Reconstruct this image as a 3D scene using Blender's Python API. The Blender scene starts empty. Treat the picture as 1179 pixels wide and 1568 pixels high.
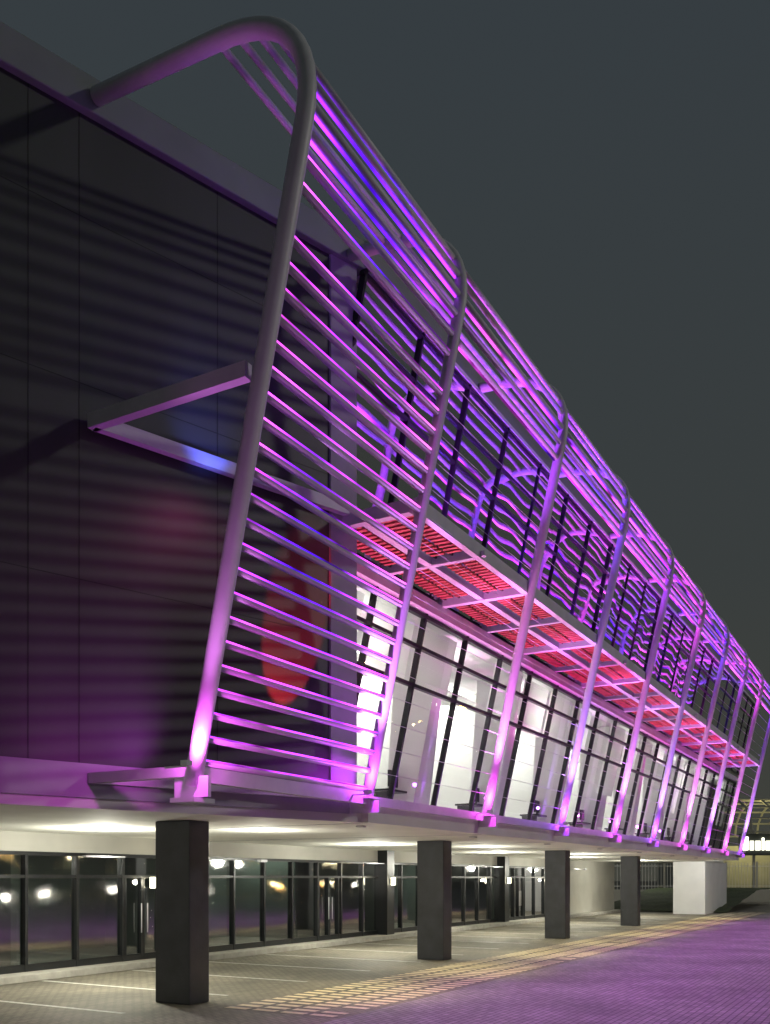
import bpy, bmesh, math, random
from mathutils import Vector
random.seed(4)
S=bpy.context.scene
A=Vector((.494,.869,0)).normalized(); N=Vector((A.y,-A.x,0))
def W(t,o,z): return A*t+N*o+Vector((0,0,z))
def NT(m): m.use_nodes=True; return m.node_tree
# ---------------- materials
def mat(name,col,rough=.5,metal=0,noise=.15,nscale=3,bump=0,bscale=40,spec=.5,streak=False):
    m=bpy.data.materials.new(name); nt=NT(m); b=nt.nodes['Principled BSDF']
    b.inputs['Roughness'].default_value=rough; b.inputs['Metallic'].default_value=metal
    b.inputs['Specular IOR Level'].default_value=spec
    tc=nt.nodes.new('ShaderNodeTexCoord'); mp=nt.nodes.new('ShaderNodeMapping')
    nt.links.new(tc.outputs['Object'],mp.inputs[0])
    if streak: mp.inputs['Scale'].default_value=(1,1,.12)
    n=nt.nodes.new('ShaderNodeTexNoise'); n.inputs['Scale'].default_value=nscale; n.inputs['Detail'].default_value=3
    nt.links.new(mp.outputs[0],n.inputs['Vector'])
    r=nt.nodes.new('ShaderNodeValToRGB'); r.color_ramp.elements[0].position=.3; r.color_ramp.elements[1].position=.7
    c=Vector(col); r.color_ramp.elements[0].color=(*(c*(1-noise)),1); r.color_ramp.elements[1].color=(*(c*(1+noise)),1)
    nt.links.new(n.outputs['Fac'],r.inputs[0]); nt.links.new(r.outputs[0],b.inputs['Base Color'])
    if bump:
        n2=nt.nodes.new('ShaderNodeTexNoise'); n2.inputs['Scale'].default_value=bscale; n2.inputs['Detail'].default_value=1; nt.links.new(tc.outputs['Object'],n2.inputs['Vector'])
        bp=nt.nodes.new('ShaderNodeBump'); bp.inputs['Strength'].default_value=bump; bp.inputs['Distance'].default_value=.02
        nt.links.new(n2.outputs['Fac'],bp.inputs['Height']); nt.links.new(bp.outputs[0],b.inputs['Normal'])
    return m
def emis(name,col,st):
    m=bpy.data.materials.new(name); nt=NT(m); nt.nodes.clear()
    e=nt.nodes.new('ShaderNodeEmission'); e.inputs[0].default_value=(*col,1); e.inputs[1].default_value=st
    o=nt.nodes.new('ShaderNodeOutputMaterial'); nt.links.new(e.outputs[0],o.inputs[0]); m.cycles.emission_sampling='NONE'; return m
def blindmat():
    m=bpy.data.materials.new('translucent_blind'); nt=NT(m); nt.nodes.clear()
    d=nt.nodes.new('ShaderNodeBsdfDiffuse'); d.inputs[0].default_value=(.8,.8,.78,1)
    t=nt.nodes.new('ShaderNodeBsdfTranslucent'); t.inputs[0].default_value=(.85,.86,.82,1)
    mx=nt.nodes.new('ShaderNodeMixShader'); mx.inputs[0].default_value=.6
    nt.links.new(d.outputs[0],mx.inputs[1]); nt.links.new(t.outputs[0],mx.inputs[2])
    o=nt.nodes.new('ShaderNodeOutputMaterial'); nt.links.new(mx.outputs[0],o.inputs[0]); return m
def slatglowmat():  # glowing colour stands in for light caught along the slats
    m=bpy.data.materials.new('slat_highlight_glow'); nt=NT(m); nt.nodes.clear()
    tc=nt.nodes.new('ShaderNodeTexCoord'); n=nt.nodes.new('ShaderNodeTexNoise'); n.inputs['Scale'].default_value=.3; n.inputs['Detail'].default_value=2
    nt.links.new(tc.outputs['Object'],n.inputs['Vector'])
    r=nt.nodes.new('ShaderNodeValToRGB'); e=r.color_ramp.elements
    e[0].position=.36; e[0].color=(.11,.01,1,1); e[1].position=.68; e[1].color=(.9,.08,.8,1)
    k=r.color_ramp.elements.new(.5); k.color=(.38,.03,1,1)
    nt.links.new(n.outputs['Fac'],r.inputs[0])
    n2=nt.nodes.new('ShaderNodeTexNoise'); n2.inputs['Scale'].default_value=.7; nt.links.new(tc.outputs['Object'],n2.inputs['Vector'])
    mr=nt.nodes.new('ShaderNodeMapRange'); mr.inputs[1].default_value=.35; mr.inputs[2].default_value=.65; mr.inputs[3].default_value=.25; mr.inputs[4].default_value=5.5
    nt.links.new(n2.outputs['Fac'],mr.inputs[0])
    em=nt.nodes.new('ShaderNodeEmission'); nt.links.new(r.outputs[0],em.inputs[0]); nt.links.new(mr.outputs[0],em.inputs[1])
    o=nt.nodes.new('ShaderNodeOutputMaterial'); nt.links.new(em.outputs[0],o.inputs[0]); m.cycles.emission_sampling='NONE'; return m
def glass(name,tint,base,k,rough=.02,wav=.0):
    m=bpy.data.materials.new(name); nt=NT(m); nt.nodes.clear()
    tr=nt.nodes.new('ShaderNodeBsdfTransparent'); tr.inputs[0].default_value=(*tint,1)
    g=nt.nodes.new('ShaderNodeBsdfGlossy'); g.inputs['Roughness'].default_value=rough; g.inputs[0].default_value=(.95,.95,.97,1)
    if wav:
        tc=nt.nodes.new('ShaderNodeTexCoord'); n=nt.nodes.new('ShaderNodeTexNoise'); n.inputs['Scale'].default_value=.8; n.inputs['Detail'].default_value=0
        nt.links.new(tc.outputs['Object'],n.inputs['Vector']); bp=nt.nodes.new('ShaderNodeBump'); bp.inputs['Strength'].default_value=wav; bp.inputs['Distance'].default_value=.03
        nt.links.new(n.outputs['Fac'],bp.inputs['Height']); nt.links.new(bp.outputs[0],g.inputs['Normal'])
    lw=nt.nodes.new('ShaderNodeLayerWeight'); lw.inputs[0].default_value=.5
    p=nt.nodes.new('ShaderNodeMath'); p.operation='POWER'; p.inputs[1].default_value=4; nt.links.new(lw.outputs['Facing'],p.inputs[0])
    q=nt.nodes.new('ShaderNodeMath'); q.operation='MULTIPLY_ADD'; q.inputs[1].default_value=k; q.inputs[2].default_value=base; q.use_clamp=True; nt.links.new(p.outputs[0],q.inputs[0])
    mx=nt.nodes.new('ShaderNodeMixShader'); nt.links.new(q.outputs[0],mx.inputs[0])
    nt.links.new(tr.outputs[0],mx.inputs[1]); nt.links.new(g.outputs[0],mx.inputs[2])
    o=nt.nodes.new('ShaderNodeOutputMaterial'); nt.links.new(mx.outputs[0],o.inputs[0]); return m
def pavers(name,c1,c2,mortar,sc,rough=.7):
    m=bpy.data.materials.new(name); nt=NT(m); b=nt.nodes['Principled BSDF']; b.inputs['Roughness'].default_value=rough
    tc=nt.nodes.new('ShaderNodeTexCoord'); mp=nt.nodes.new('ShaderNodeMapping'); mp.inputs['Rotation'].default_value=(0,0,-math.atan2(A.y,A.x))
    nt.links.new(tc.outputs['Object'],mp.inputs[0])
    br=nt.nodes.new('ShaderNodeTexBrick'); br.inputs['Scale'].default_value=sc; br.inputs['Color1'].default_value=(*c1,1); br.inputs['Color2'].default_value=(*c2,1)
    br.inputs['Mortar'].default_value=(*mortar,1); br.inputs['Mortar Size'].default_value=.025; br.inputs['Brick Width'].default_value=.5; br.inputs['Row Height'].default_value=.25
    nt.links.new(mp.outputs[0],br.inputs['Vector'])
    n=nt.nodes.new('ShaderNodeTexNoise'); n.inputs['Scale'].default_value=.5; n.inputs['Detail'].default_value=8; nt.links.new(tc.outputs['Object'],n.inputs['Vector'])
    mr=nt.nodes.new('ShaderNodeMapRange'); mr.inputs[1].default_value=.3; mr.inputs[2].default_value=.7; mr.inputs[3].default_value=.6; mr.inputs[4].default_value=1.3
    nt.links.new(n.outputs['Fac'],mr.inputs[0])
    mx=nt.nodes.new('ShaderNodeMix'); mx.data_type='RGBA'; mx.blend_type='MULTIPLY'; mx.inputs[0].default_value=1
    nt.links.new(br.outputs['Color'],mx.inputs[6]); nt.links.new(mr.outputs[0],mx.inputs[7]); nt.links.new(mx.outputs[2],b.inputs['Base Color'])
    bp=nt.nodes.new('ShaderNodeBump'); bp.inputs['Strength'].default_value=.6; bp.inputs['Distance'].default_value=.02; bp.invert=True
    nt.links.new(br.outputs['Fac'],bp.inputs['Height']); nt.links.new(bp.outputs[0],b.inputs['Normal'])
    return m
white=mat('white_painted_steel',(.66,.66,.68),.45,0,.1,2)
wallm=mat('dark_metal_cladding',(.06,.068,.060),.5,.1,.18,.8,0,30,.4,True)
seamm=mat('cladding_seam',(.015,.017,.016),.6)
pil=mat('grey_plaster',(.4,.4,.43),.7,0,.08,2)
roofm=mat('roof_fascia',(.24,.27,.27),.5,0,.1,1)
soff=mat('white_soffit',(.78,.78,.72),.8,0,.09,.6)
colm=mat('dark_column_paint',(.045,.048,.058),.45,0,.2,3,.3,60)
framem=mat('dark_aluminium_frame',(.018,.02,.022),.35,.3,.1)
redm=mat('red_timber_slat',(.55,.10,.08),.6,0,.3,4)
intw=mat('white_interior',(.8,.81,.78),.8,0,.04,1)
tealm=mat('grey_interior',(.17,.19,.17),.8,0,.3,.5)
kerbm=mat('concrete_kerb',(.34,.33,.3),.8,0,.15,5)
linem=mat('white_road_paint',(.6,.6,.56),.7,0,.25,9)
dapple=mat('painted_light_dash',(.75,.66,.44),.75,0,.2,8)  # pale colour painted for stripes of light falling on the paving
beige=mat('beige_wall',(.45,.44,.40),.8,0,.08,1)
whitew=mat('white_wall',(.72,.72,.72),.7,0,.05,1)
grassm=mat('grass',(.04,.06,.02),.9,0,.6,6,1,20)
blindm=blindmat()
slatglow=slatglowmat()
gl_low=glass('clear_glass',(.93,.95,.94),.03,.55)
gl_up=glass('tinted_glass',(.10,.11,.15),.8,.4,.02,.5)
gl_sf=glass('storefront_glass',(.52,.6,.55),.3,.9,.045,.12)
gpav=pavers('grey_brown_pavers',(.22,.2,.155),(.16,.145,.115),(.07,.065,.05),2.4)
rpav=pavers('road_pavers',(.30,.27,.28),(.20,.18,.19),(.08,.07,.08),2.4)
# ---------------- mesh builder
class M:
    def __init__(s): s.v=[]; s.f=[]
    def hexa(s,p):
        k=len(s.v); s.v+=[W(*q) for q in p]
        for f in ((0,1,2,3),(4,5,6,7),(0,1,5,4),(1,2,6,5),(2,3,7,6),(3,0,4,7)): s.f.append([k+i for i in f])
    def box(s,t0,t1,o0,o1,z0,z1): s.hexa([(t0,o0,z0),(t1,o0,z0),(t1,o1,z0),(t0,o1,z0),(t0,o0,z1),(t1,o0,z1),(t1,o1,z1),(t0,o1,z1)])
    def prism(s,pts,z0,z1):
        k=len(s.v); n=len(pts)
        s.v+=[W(p[0],p[1],z0) for p in pts]+[W(p[0],p[1],z1) for p in pts]
        s.f.append([k+i for i in range(n)]); s.f.append([k+n+i for i in range(n)])
        for i in range(n): j=(i+1)%n; s.f.append([k+i,k+j,k+n+j,k+n+i])
    def quad(s,p): k=len(s.v); s.v+=[W(*q) for q in p]; s.f.append([k,k+1,k+2,k+3])
    def beam(s,p0,p1,w,h):
        a=W(*p0); b=W(*p1); d=(b-a).normalized(); up=Vector((0,0,1))
        if abs(d.z)>.95: up=N
        sd=d.cross(up).normalized()*w/2; u=sd.cross(d).normalized()*h/2; k=len(s.v)
        for c in (a,b): s.v+=[c-sd-u,c+sd-u,c+sd+u,c-sd+u]
        for f in ((0,1,2,3),(4,5,6,7),(0,1,5,4),(1,2,6,5),(2,3,7,6),(3,0,4,7)): s.f.append([k+i for i in f])
    def tube(s,pts,r,n=10):
        P=[W(*p) for p in pts]; k=len(s.v)
        for i,c in enumerate(P):
            d=(P[min(i+1,len(P)-1)]-P[max(i-1,0)]).normalized()
            x=d.cross(Vector((0,0,1)) if abs(d.z)<.9 else A).normalized()
            if abs(d.dot(A))<.3: x=A.copy()
            y=d.cross(x).normalized()
            for j in range(n): q=2*math.pi*j/n; s.v.append(c+x*r*math.cos(q)+y*r*math.sin(q))
        for i in range(len(P)-1):
            for j in range(n): s.f.append([k+i*n+j,k+i*n+(j+1)%n,k+(i+1)*n+(j+1)%n,k+(i+1)*n+j])
        s.f.append([k+j for j in range(n)]); s.f.append([k+(len(P)-1)*n+j for j in range(n)])
    def make(s,name,m,parent=None,smooth=False,bevel=0):
        me=bpy.data.meshes.new(name); me.from_pydata([tuple(v) for v in s.v],[],s.f); me.materials.append(m)
        bm=bmesh.new(); bm.from_mesh(me); bmesh.ops.recalc_face_normals(bm,faces=bm.faces); bm.to_mesh(me); bm.free()
        ob=bpy.data.objects.new(name,me); S.collection.objects.link(ob)
        if parent: ob.parent=parent
        if smooth: 
            for p in me.polygons: p.use_smooth=len(p.vertices)==4
        if bevel:
            b=ob.modifiers.new('b','BEVEL'); b.width=bevel; b.segments=2
        return ob
def empty(n):
    e=bpy.data.objects.new(n,None); S.collection.objects.link(e); return e
def light(kind,name,p,power,col,parent=None,target=None,size=.1,angle=60,blend=.6,sx=None,sy=None):
    l=bpy.data.lights.new(name,kind); l.energy=power; l.color=col
    if kind=='SPOT': l.spot_size=math.radians(angle); l.spot_blend=blend; l.shadow_soft_size=size
    elif kind=='POINT': l.shadow_soft_size=size
    elif kind=='AREA': l.shape='RECTANGLE'; l.size=sx; l.size_y=sy
    ob=bpy.data.objects.new(name,l); S.collection.objects.link(ob); ob.location=W(*p)
    if target: ob.rotation_euler=(W(*target)-W(*p)).to_track_quat('-Z','Y').to_euler()
    if parent: ob.parent=parent
    return ob
B=empty('modern_building')
def R(r,off=0):
    return (9.08+.947*r+.32*-off, -9.88+.32*r+.947*off)
T=[9.08,13.4,18.4,23.3,28.3,33.2,38.0,42.9,47.7,52.6]
# ---- slab
m=M()
m.prism([R(-17,.06),R(4.9,.06),(13.7,-8.12),(53.3,-8.12),(53.3,-10.2),(61,-10.2),(61,-30),(-12,-30)],3.06,3.42)
m.make('floor_slab',soff,B)
m=M()
for t in (4,8.9,13.8,18.7,23.6,28.5,33.4,38.3,43.2,48.1): m.box(t,t+.02,-15.9,-8.2 if t>13 else -11.8,3.054,3.064)
m.make('soffit_joints',pil,B)
m=M(); p0=R(-17,.1);p1=R(4.6,.1);q0=R(-17,-.2);q1=R(4.6,-.2)
m.prism([p0,p1,q1,q0],3.2,3.67); m.make('slab_edge_band',pil,B)
# ---- angled wall
m=M(); m.prism([R(-17),R(4.24),R(4.24,-.4),R(-17,-.4)],3.67,12.62); m.make('cladding_wall',wallm,B)
m=M()
for r in [-.14,-.84,-3.1,-5.3,-7.5,2.05]:
    a,b=R(r,.003),R(r+.018,.003); c,d=R(r+.018,-.05),R(r,-.05); m.prism([a,b,c,d],3.68,12.6)
for z in (6.2,8.9,11.2):
    a,b,c,d=R(-17,.002),R(4.23,.002),R(4.23,-.05),R(-17,-.05); m.prism([a,b,c,d],z,z+.012)
m.make('cladding_seams',seamm,B)
m=M(); m.prism([R(4.24,.04),R(4.81,.04),(13.75,-10.6),(13.3,-10.6)],3.42,12.62); m.make('end_pilaster',pil,B)
m=M(); m.prism([R(-17,.12),R(4.9,.12),(13.8,-8.1),(61,-8.1),(61,-30),(-12,-30)],12.62,13.12)
m.make('roof',roofm,B,bevel=.02)
m=M(); m.box(13.8,60.9,-9.9,-8.05,12.52,12.615); m.make('eaves_soffit',soff,B)
m=M(); m.box(-12,61,-30.3,-30,0,13.1); m.box(60.7,61,-30,-10.2,3.42,12.6); m.make('rear_walls',wallm,B)
# ---- frames
def bez(a,b,c,d,k):
    q=1-k; return tuple(q**3*a[i]+3*q*q*k*b[i]+3*q*k*k*c[i]+k**3*d[i] for i in (0,1))
path=[(-8,3.3),(-6.27,11.1)]+[bez((-6.27,11.1),(-6.05,12.05),(-6.6,12.58),(-7.6,12.66),i/12) for i in range(1,13)]+[(-9.72,12.84)]
m=M()
for t in T:
    e=path[:]
    e[0]=(-8,3.28)
    full=[e[0]]+[(-8+1.73*i/8,3.3+7.8*i/8) for i in range(1,8)]+e[1:]
    if t>10: full=full[:-1]+[(-8.3,12.72)]
    m.tube([(t,o,z) for o,z in full],.115 if t<10 else .1,16)
m.make('curved_tube_frames',white,B,True)
m=M()
for t in T: m.box(t-.2,t+.2,-8.2,-7.8,3.06 if t<10 else 3.43,3.12 if t<10 else 3.46); m.box(t-.03,t+.03,-8.28,-7.72,3.13 if t<10 else 3.2,3.4)
m.make('base_plates',white,B)
# ---- slats
def along(s):
    L=0
    for (a,b) in zip(path[:-1],path[1:]):
        d=math.hypot(b[0]-a[0],b[1]-a[1])
        if L+d>=s: k=(s-L)/d; return a[0]+(b[0]-a[0])*k,a[1]+(b[1]-a[1])*k
        L+=d
    return path[-1]
ms=M(); ml=M(); s=.3; pts=[]
while True:
    o,z=along(s)
    if o<-7.75 and z>12: break
    pts.append((o,z)); s+=.306
for n_,(o,z) in enumerate(pts):
    if abs(z-10.1)<.15: continue
    for i in range(9):
        if i>0 and z<10.5: continue
        t0,t1=T[i]+.1,T[i+1]-.1
        ms.tube([(t0,o,z),(t1,o,z)],.048,10)
        if i==0 and z<10.9:
            ml.box(t0+.02,t1-.02,o+.036,o+.052,z+.014,z+.034)
        elif z<12.0 and (i==0 or n_%2==0):
            ml.box(t0+.02,t1-.02,o-.05,o-.02,z-.066,z-.035)
ms.make('louvre_slats',white,B,True)
ml.make('slat_highlights',slatglow,B)  # slat highlights painted as glowing lines, not fitted lamps
m=M()
z=3.9
while z<10.4:
    o=-8+.219*(z-3.3)-.02
    m.tube([(T[1],o,z),(T[9],o,z)],.005,4); z+=.42
m.make('steel_cables',white,B)
m=M()
Q=R(0,.1)
m.beam((9.08,-7.1,8.36),(Q[0],Q[1],8.36),.14,.2); 
E1=R(4.7,.12); m.beam((Q[0],Q[1]+.05,8.355),(E1[0],E1[1],8.355),.12,.19)
m.beam((9.08,-7.95,3.47),(Q[0],Q[1],3.47),.12,.14); m.beam((Q[0],Q[1],3.465),(13.3,-8.1,3.465),.1,.13)
m.beam((9.1,-8.0,3.44),(13.4,-8.0,3.44),.14,.2); m.beam((13.4,-8.0,3.41),(53.2,-8.0,3.41),.12,.16)
m.beam((13.4,-7.03,8.2),(53,-7.03,8.2),.12,.26); m.beam((13.4,-8.05,8.2),(53,-8.05,8.2),.14,.2); m.box(13.6,60,-9.18,-8.96,7.82,8.1)
for i in range(1,10):
    m.box(T[i]-.08,T[i]+.08,-9.1,-7.12,8.08,8.3)
    if i<9: c=(T[i]+T[i+1])/2; m.box(c-.06,c+.06,-9.1,-7.12,8.09,8.29)
m.make('canopy_beams',white,B)
m=M(); mk=M()
for i in range(1,9):
    for (h0,h1) in ((T[i]+.08,(T[i]+T[i+1])/2-.06),((T[i]+T[i+1])/2+.06,T[i+1]-.08)):
        for (a,b) in ((-7.14,-7.94),(-8.16,-8.94)):
            c=(a+b)/2
            n=12; st=(h1-h0-.3)/n
            for j in range(n):
                t=h0+.15+j*st
                for q0,q1 in ((a-.08,c+.03),(c-.03,b+.08)):
                    m.box(t,t+.085,q0,q1,8.16,8.2)
            for q in (a-.06,c,b+.06): mk.box(h0,h1,q-.02,q+.02,8.205,8.25)
m.make('canopy_slats',redm,B); mk.make('canopy_slat_bearers',framem,B)
# ---- glazing (leaning)
def G(t,z,f=0): return (t,-(10.85-.22*z)+f,z)
def gbar(m,t0,t1,z0,z1,f0,f1):
    m.hexa([G(t0,z0,f0),G(t1,z0,f0),G(t1,z0,f1),G(t0,z0,f1),G(t0,z1,f0),G(t1,z1,f0),G(t1,z1,f1),G(t0,z1,f1)])
m=M(); m.quad([G(13.6,3.45),G(60,3.45),G(60,7.84),G(13.6,7.84)]); m.make('lower_glass',gl_low,B)
m=M(); t=13.63
while t<60: m.quad([G(t+.04,8.2,.0),G(t+2.1,8.2,random.uniform(-.02,.02)),G(t+2.1,12.5,random.uniform(-.02,.02)),G(t+.04,12.5)]); t+=2.14
m.make('upper_glass',gl_up,B)
m=M(); t=13.53
while t<60.2:
    gbar(m,t,t+.065,3.45,7.83,-.08,.05); gbar(m,t+.005,t+.065,8.31,12.5,-.07,.05); t+=2.14
for z in (3.47,6.28,7.08,7.72): gbar(m,13.5,60,z,z+.07,-.06,.045)
for z in (8.32,10.9,11.6,12.4): gbar(m,13.5,60,z,z+.06,-.06,.04)
m.make('window_mullions',framem,B)
m=M(); m.box(13.8,60,-14.2,-14,3.45,7.9); m.box(13.8,60,-14,-9.4,7.86,7.95); m.box(13.8,60,-14,-10.1,3.425,3.445); m.make('interior_walls',intw,B)
m=M(); mb=M()
for i in range(1,10):
    t=T[i]+1.3
    m.hexa([(t,-10.5,3.46),(t+.9,-10.5,3.46),(t+.9,-11.2,3.46),(t,-11.2,3.46),(t+.2,-9.7,7.85),(t+.45,-9.7,7.85),(t+.45,-11,7.85),(t+.2,-11,7.85)])
    m.box(T[i]+3.2,T[i]+3.4,-13.9,-11.3,3.46,7.85)
t=13.7
k=0
while t<59:
    if k%5!=3:
        z0=random.choice([6.31,6.31,6.31,5.2,7.1])
        mb.quad([G(t,z0,-.2),G(t+1.95,z0,-.2),G(t+1.95,7.7,-.2),G(t,7.7,-.2)])
    t+=2.14;k+=1
m.make('interior_columns',intw,B); mb.make('roller_blinds',blindm,B)
m=M()
for i in range(1,10):
    m.box(T[i]+1,T[i]+3.4,-12.0,-11.9,7.72,7.78)
m.make('ceiling_light_troughs',emis('fluorescent_tube',(1,1,.95),4),B)
for i in range(1,10):
    light('AREA','ceiling_light',(T[i]+2.4,-12.9,7.6),95,(1,1,.92),B,(T[i]+2.4,-13.4,3),sx=1.4,sy=.5)
    light('POINT','window_light',(T[i]+2.9,-10.4,7.2),44,(1,1,.94),B,size=.2)
m=M()
for i in range(1,10):
    t=T[i]+.4
    m.box(t,t+1.6,-11.2,-10.6,4.15,4.2); m.box(t+.05,t+.12,-11.15,-10.65,3.46,4.14); m.box(t+1.5,t+1.57,-11.15,-10.65,3.46,4.14)
    m.box(t+.5,t+1.1,-10.9,-10.86,4.3,4.7); m.box(t+.77,t+.83,-10.92,-10.88,4.21,4.3)
m.make('office_desks',framem,B)
m=M(); m.box(13.8,60,-12.2,-12,8,12.5); m.make('upper_room_wall',framem,B)
# ---- columns
m=M()
for t in (11.66,21.2,30.8,40.5): m.box(t,t+.5,-11.1,-10.34,0,3.06)
m.make('concrete_columns',colm,B,bevel=.02)
m=M(); m.box(55.5,62.7,-12.1,-10.3,0,3.055); m.make('end_wall_pier',whitew,B)
# ---- storefront
m=M(); m.box(-12,45,-16.3,-15.98,2.66,3.06); m.box(45,57,-16.3,-16,0,3.06); m.make('bulkhead_wall',beige,B)
m=M(); m.quad([(-12,-16.05,.15),(45,-16.05,.15),(45,-16.05,2.66),(-12,-16.05,2.66)]); m.make('storefront_glass',gl_sf,B)
m=M(); t=-11.5; k=0
m.box(-12,45,-16.1,-15.97,2.58,2.655); m.box(-12,45,-16.1,-15.98,2.1,2.17); m.box(-12,45,-16.1,-15.98,.15,.3)
while t<45:
    m.box(t,t+.07,-16.11,-15.965,.15,2.6)
    if k%6 in(2,):
        for q in (.09,.62,.68,1.21): m.box(t+q,t+q+.05,-16.1,-15.975,.2,2.1)
    t+=1.36;k+=1
for t in (27.6,38.2): m.box(t,t+.5,-16.12,-15.6,.15,3.05)
m.make('storefront_frames',framem,B)
m=M(); t=-11.5;k=0
while t<45:
    if k%6==2:
        for q in (.58,.78): m.tube([(t+q,-15.93,.8),(t+q,-15.93,1.5)],.014,8)
    t+=1.36;k+=1
m.make('door_handles',white,B,True)
m=M(); m.box(-12,45,-20.2,-20,.15,3.05); m.box(-12,45,-20,-16.2,.13,.15)
t=-8
while t<44: m.box(t,t+.15,-20,-17.2,.15,3.05); t+=5.4
m.make('shop_interior',tealm,B)
for t in (2,12,22,32,40): light('AREA','shop_ceiling_light',(t+2,-18.3,2.95),34,(.92,1,.9),B,(t+2,-18.3,0),sx=2,sy=1)
m=M(); m.box(-12,57,-16.0,-15.45,0,.15); m.make('kerb',kerbm,None,bevel=.015)
# undercroft lights
m=M()
for t,o in ((12.9,-13.6),(22.6,-13.2),(32,-13.4),(41.5,-13.4),(51,-13.0),(2,-13.6)):
    m.box(t-.5,t+.5,o-.05,o+.05,2.5,2.53)
    light('POINT','undercroft_uplight',(t,o,2.6),260,(1,.98,.83),B,size=.15)
    light('SPOT','undercroft_downlight',(t,o,2.46),400,(1,.95,.76),B,(t,o,0),size=.1,angle=155,blend=.8)
for t in (14.9,26,36):
    light('POINT','undercroft_uplight',(t,-11.3,2.6),90,(1,.98,.83),B,size=.12); m.box(t-.1,t+.1,-11.35,-11.25,2.42,2.47)
for t in (14.5,19.5,24.5,29.5,34.5,40,45,50):  # row of added downlights that brighten the painted light dashes
    m.box(t-.07,t+.07,-8.82,-8.68,3.03,3.056)
    light('SPOT','added_edge_fill',(t,-8.75,3.0),300,(1,.85,.5),B,(t,-8.8,0),size=.08,angle=88,blend=.8)
m.make('undercroft_and_added_luminaires',pil,B)
wl=M(); wb=M()
for t in (16.6,27.85,38.45,44.9):
    o=-15.9 if t!=27.85 and t!=38.45 else -15.55
    wl.box(t-.07,t+.07,o,o+.1,1.86,2.12); wb.box(t-.05,t+.05,o-.1,o-.002,1.9,2.08)
    light('POINT','wall_lamp_light',(t,o+.25,2.0),14,(1,.93,.7),B,size=.06)
wl.make('wall_lamps',emis('lamp_glow',(1,.93,.65),9),B); wb.make('wall_lamp_backs',framem,B)
# ---- coloured LED floods
pink=(.9,.05,.9); pur=(.38,.04,1); blu=(.12,.03,1); mag=(1,.05,.7)
fx=M()
cols=[(.85,.1,.9),(.6,.05,1),pink,pur,(.7,.05,1),pur,pink,(.5,.05,1),pink,pur]
for i,t in enumerate(T):
    fx.box(t-.56,t-.46,-7.7,-7.6,3.47,3.53); fx.box(t-.53,t-.5,-7.99,-7.62,3.45,3.47)
    cc=tuple(x*.78+y*.22 for x,y in zip(cols[i],(.75,.65,1)))
    light('SPOT','post_uplight',(t-.5,-7.62,3.6),360 if i==0 else 2300,cc,B,(t+.05,-6.95,8.2) if i==0 else (t+.05,-6.75,9.0),size=.06,angle=40 if i==0 else 44,blend=.9)
    light('POINT','post_foot_glow',(t-.26,-7.70,3.75),75 if i==0 else 50,cols[i],B,size=.05)
for i in range(1,9):
    c=(T[i]+T[i+1])/2
    light('SPOT','canopy_uplight',(c,-8.7,3.6),950,[(1,.22,.85),(1,.25,.7),(1,.28,.8),mag,(.8,.2,.9),(1,.25,.75),mag,(.7,.1,.9),pink][i],B,(c,-8.0,8.2),size=.15,angle=95,blend=.9)
    fx.box(c-.05,c+.05,-8.75,-8.65,3.45,3.51)
    tt=(c,-7.4,12.5); ang=125
    if i==1: tt=(c+1.8,-7.4,12.5); ang=95
    light('SPOT','eaves_uplight',(c,-7.7,8.4),950,[pur,pur,blu,pur,pink,blu,pur,pink,blu][i],B,tt,size=.1,angle=ang,blend=.6)
    fx.box(c-.05,c+.05,-7.75,-7.65,8.3,8.34)
    if i%2:
        light('SPOT','added_road_wash',(c,-6.9,8.05),1900,(.8,.26,1),B,(c-.5,-1.2,0),size=.2,angle=120,blend=1)  # added spot that spreads purple over the road, with an added housing
        fx.box(c-.05,c+.05,-6.96,-6.88,8.1,8.2)
light('SPOT','added_road_wash',(11,-7.2,8.3),300,(.8,.3,1),B,(7,-1.0,0),size=.2,angle=80,blend=1)
light('SPOT','wall_wash',(11.5,-8.0,3.65),1100,(1,.03,.05),B,(12.35,-8.85,5.9),size=.03,angle=27,blend=.25)
light('SPOT','wall_wash',(9.9,-9.0,3.7),60,(.6,.1,.8),B,(8.6,-10.1,5.4),size=.15,angle=120,blend=1)
light('SPOT','wall_wash',(10.4,-8.4,7.8),110,(.1,.14,1),B,(10.8,-9.35,8.9),size=.1,angle=55,blend=1)
light('SPOT','wall_wash',(10.6,-7.9,8.1),42,(.9,.12,.4),B,(10.2,-9.6,5.6),size=.1,angle=110,blend=1)
light('SPOT','wall_wash',(6.0,-9.0,3.75),90,(.75,.68,.8),B,(4,-11.4,6.0),size=.3,angle=150,blend=1)
fx.make('flood_fixtures',white,B)
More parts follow.
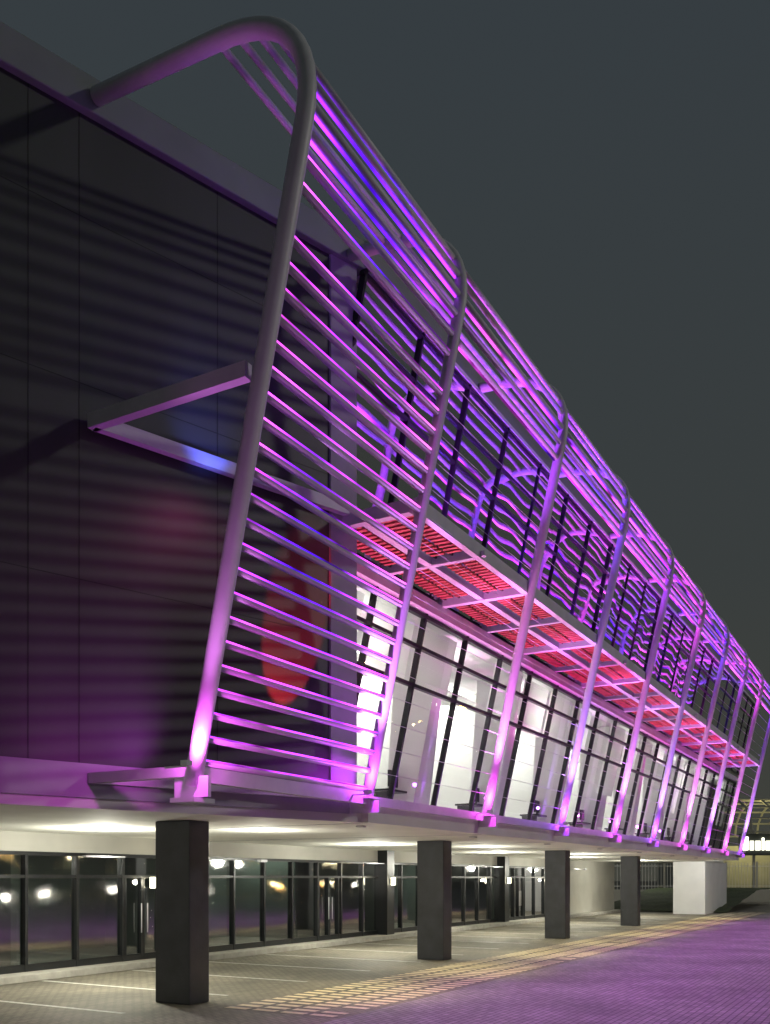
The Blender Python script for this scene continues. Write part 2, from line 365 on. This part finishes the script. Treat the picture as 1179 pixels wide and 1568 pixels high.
# ---------------- ground
m=M(); m.box(-400,600,-500,500,-.3,0); m.make('ground',gpav)
m=M(); m.quad([(-60,-7.4,.004),(400,-7.4,.004),(400,40,.004),(-60,40,.004)]); m.make('road',rpav)
m=M(); t=2.9
while t<52:
    m.quad([(t,-15.4,.005),(t+.1,-15.4,.005),(t+.1,-10.6,.005),(t,-10.6,.005)]); t+=2.5
m.make('parking_bay_lines',linem)
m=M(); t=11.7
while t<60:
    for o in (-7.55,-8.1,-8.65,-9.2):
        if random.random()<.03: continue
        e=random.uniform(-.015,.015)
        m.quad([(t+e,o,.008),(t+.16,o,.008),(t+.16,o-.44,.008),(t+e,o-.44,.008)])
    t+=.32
m.make('painted_light_stripes',dapple)  # striped pool of light laid out as pale dashes
m=M()
for i in range(24):
    for j in range(8):
        def g(a,b): 
            return (58+a*1.0, -17.5+b*1.0 , .02+min(1.2,a*.09)+random.Random(a*31+b).uniform(0,.12))
        m.quad([g(i,j),g(i+1,j),g(i+1,j+1),g(i,j+1)])
m.make('grass',grassm)
def fence(name,p,q,base,top):
    e=empty(name); a=M(); b=M(); c=M()
    L=math.dist(p,q); n=int(L/.28)
    for i in range(n+1):
        k=i/n; t=p[0]+(q[0]-p[0])*k; o=p[1]+(q[1]-p[1])*k
        a.beam((t,o,base),(t,o,top),.07,.03)
        if i%10==0: c.beam((t,o,0),(t,o,top+.05),.16,.16)
    for z in (base+.3,top-.35): b.beam((*p,z),(*q,z),.05,.06)
    a.make('pales',whitew,e); b.make('rails',whitew,e); c.make('posts',beige,e)
    d=M(); d.beam((*p,base/2),(*q,base/2),.22,base); d.make('plinth_wall',beige,e)
def inv(X,Y): v=Vector((X,Y,0)); return (v.dot(A),v.dot(N))
fence('palisade_fence',inv(16,80),inv(60,84),1.1,3.5)
nb=empty('neighbouring_building')
m=M(); p=[inv(33,98),inv(70,98),inv(70,112),inv(33,112)]; m.prism(p,0,5.5); m.make('walls',beige,nb)
m=M()
for i in range(14):
    pts=[]
    for k in range(9):
        q=math.pi*k/8; x=36+i*2.4; pts.append((*inv(x,96-6*math.cos(q)*.9),6.6+3.6*math.sin(q)))
    m.tube(pts,.12,6)
for k in range(9):
    q=math.pi*k/8; m.tube([(*inv(35.5,96-5.4*math.cos(q)),6.65+3.6*math.sin(q)),(*inv(69,96-5.4*math.cos(q)),6.65+3.6*math.sin(q))],.1,6)
m.make('vaulted_canopy',beige,nb)
m=M(); m.prism([inv(34.4,89.7),inv(41,89.7),inv(41,89.9),inv(34.4,89.9)],4.3,6.4); m.make('sign_board',wallm,nb)
m=M(); x=34.7
for wd,h in ((.5,1.3),(.35,.9),(.45,.9),(.2,1.2),(.45,.9),(.4,.9),(.5,1.2),(.35,.9),(.45,.9)):
    m.prism([inv(x,89.5),inv(x+wd,89.5),inv(x+wd,89.6),inv(x,89.6)],4.8,4.8+h); x+=wd+.18
m.make('sign_letters',emis('sign_glow',(1,.97,.8),3.5),nb)
m=M(); 
for x in (36,40,46,52): a=inv(x,90.2); m.box(a[0]-.12,a[0]+.12,a[1]-.12,a[1]+.12,0,6.7)
m.make('canopy_posts',beige,nb)
light('POINT','canopy_light',(*inv(38,94),7),800,(.95,.85,.35),nb,size=.5)
light('POINT','yard_light',(*inv(34,76),6),260,(1,.95,.8),nb,size=.4)
light('POINT','yard_light',(*inv(20,72),5),450,(1,.97,.8),nb,size=.4)
light('SPOT','added_pier_fill',(52.5,-9.2,3.0),260,(1,.97,.9),B,(57,-10.6,1),size=.1,angle=100,blend=.7)  # added fill to brighten the end pier
def lamp(t,o,h,col,st):
    e=empty('street_lamp'); a=M(); a.tube([(t,o,0),(t,o,h*.9),(t,o-.2,h),(t,o-1.0,h+.1)],.07,8); a.make('pole',framem,e,True)
    b=M(); b.box(t-.15,t+.15,o-1.5,o-.9,h+.03,h+.16); b.box(t-.12,t+.12,o-.95,o-.7,h-.15,h+.1); b.make('lamp_head',emis('street_lamp_glow',col,st),e)
for (t,o,h) in ((60,45,5),(78,48,5),(96,45,5),(120,60,6),(110,40,4.5),(140,52,5),(90,70,5.5)):
    lamp(t,o,h,random.choice([(1,.5,.12),(1,.85,.5),(1,.6,.2)]),200)
def carlight(t,o,h,col,st):  # unseen stand-ins added so car headlights reflect in the storefront
    e=empty('headlight_standin'); a=M(); a.tube([(t,o,0),(t,o,h)],.08,12); a.tube([(t,o,h+.22),(t,o,h+.28)],.1,12); a.make('standin_post',framem,e,True)
    b=M(); b.tube([(t,o,h+.001),(t,o,h+.219)],.085,12); b.make('lens',emis('headlight_standin_glow',col,st),e,True)
for (t,o,h) in ((30,12,.7),(36,14,.8),(44,20,.8),(50,14,.8),(58,18,1.),(66,25,1.1),(74,22,1.1),(84,30,1.2),(92,24,1.2),(100,36,1.2),(60,30,1),(24,14,.8),(112,42,1.3),(70,38,1.6),(80,20,1.6)):
    carlight(t,o,h,random.choice([(1,.55,.15),(1,.95,.8),(1,.75,.35),(1,.9,.6)]),130)
# ---------------- world / sun
w=bpy.data.worlds.new('World'); S.world=w; w.use_nodes=True; nt=w.node_tree; bg=nt.nodes['Background']
tc=nt.nodes.new('ShaderNodeTexCoord'); sp=nt.nodes.new('ShaderNodeSeparateXYZ'); nt.links.new(tc.outputs['Generated'],sp.inputs[0])
r=nt.nodes.new('ShaderNodeValToRGB'); e=r.color_ramp.elements
e[0].position=0; e[0].color=(.052,.053,.043,1); e[1].position=.75; e[1].color=(.036,.046,.054,1)
k=e.new(.3); k.color=(.041,.047,.047,1)
nt.links.new(sp.outputs['Z'],r.inputs[0]); nt.links.new(r.outputs[0],bg.inputs[0]); bg.inputs[1].default_value=1
sd=(A*.45+N*.85).normalized()*math.cos(math.radians(22))+Vector((0,0,math.sin(math.radians(22))))
sl=bpy.data.lights.new('street_glow_sun','SUN'); sl.energy=.36; sl.angle=math.radians(2.5); sl.color=(1,.98,.9)
so=bpy.data.objects.new('street_glow_sun',sl); S.collection.objects.link(so); so.rotation_euler=(-sd).to_track_quat('-Z','Y').to_euler()
# ---------------- camera
c=bpy.data.cameras.new('camera'); co=bpy.data.objects.new('camera',c); S.collection.objects.link(co); S.camera=co
co.location=(0,0,2.1); co.rotation_euler=(math.pi/2,0,0); c.sensor_fit='HORIZONTAL'; c.sensor_width=36; c.lens=43.2; c.shift_y=.4754; c.clip_end=2000
S.view_settings.view_transform='Standard'; S.view_settings.look='None'; S.view_settings.exposure=0
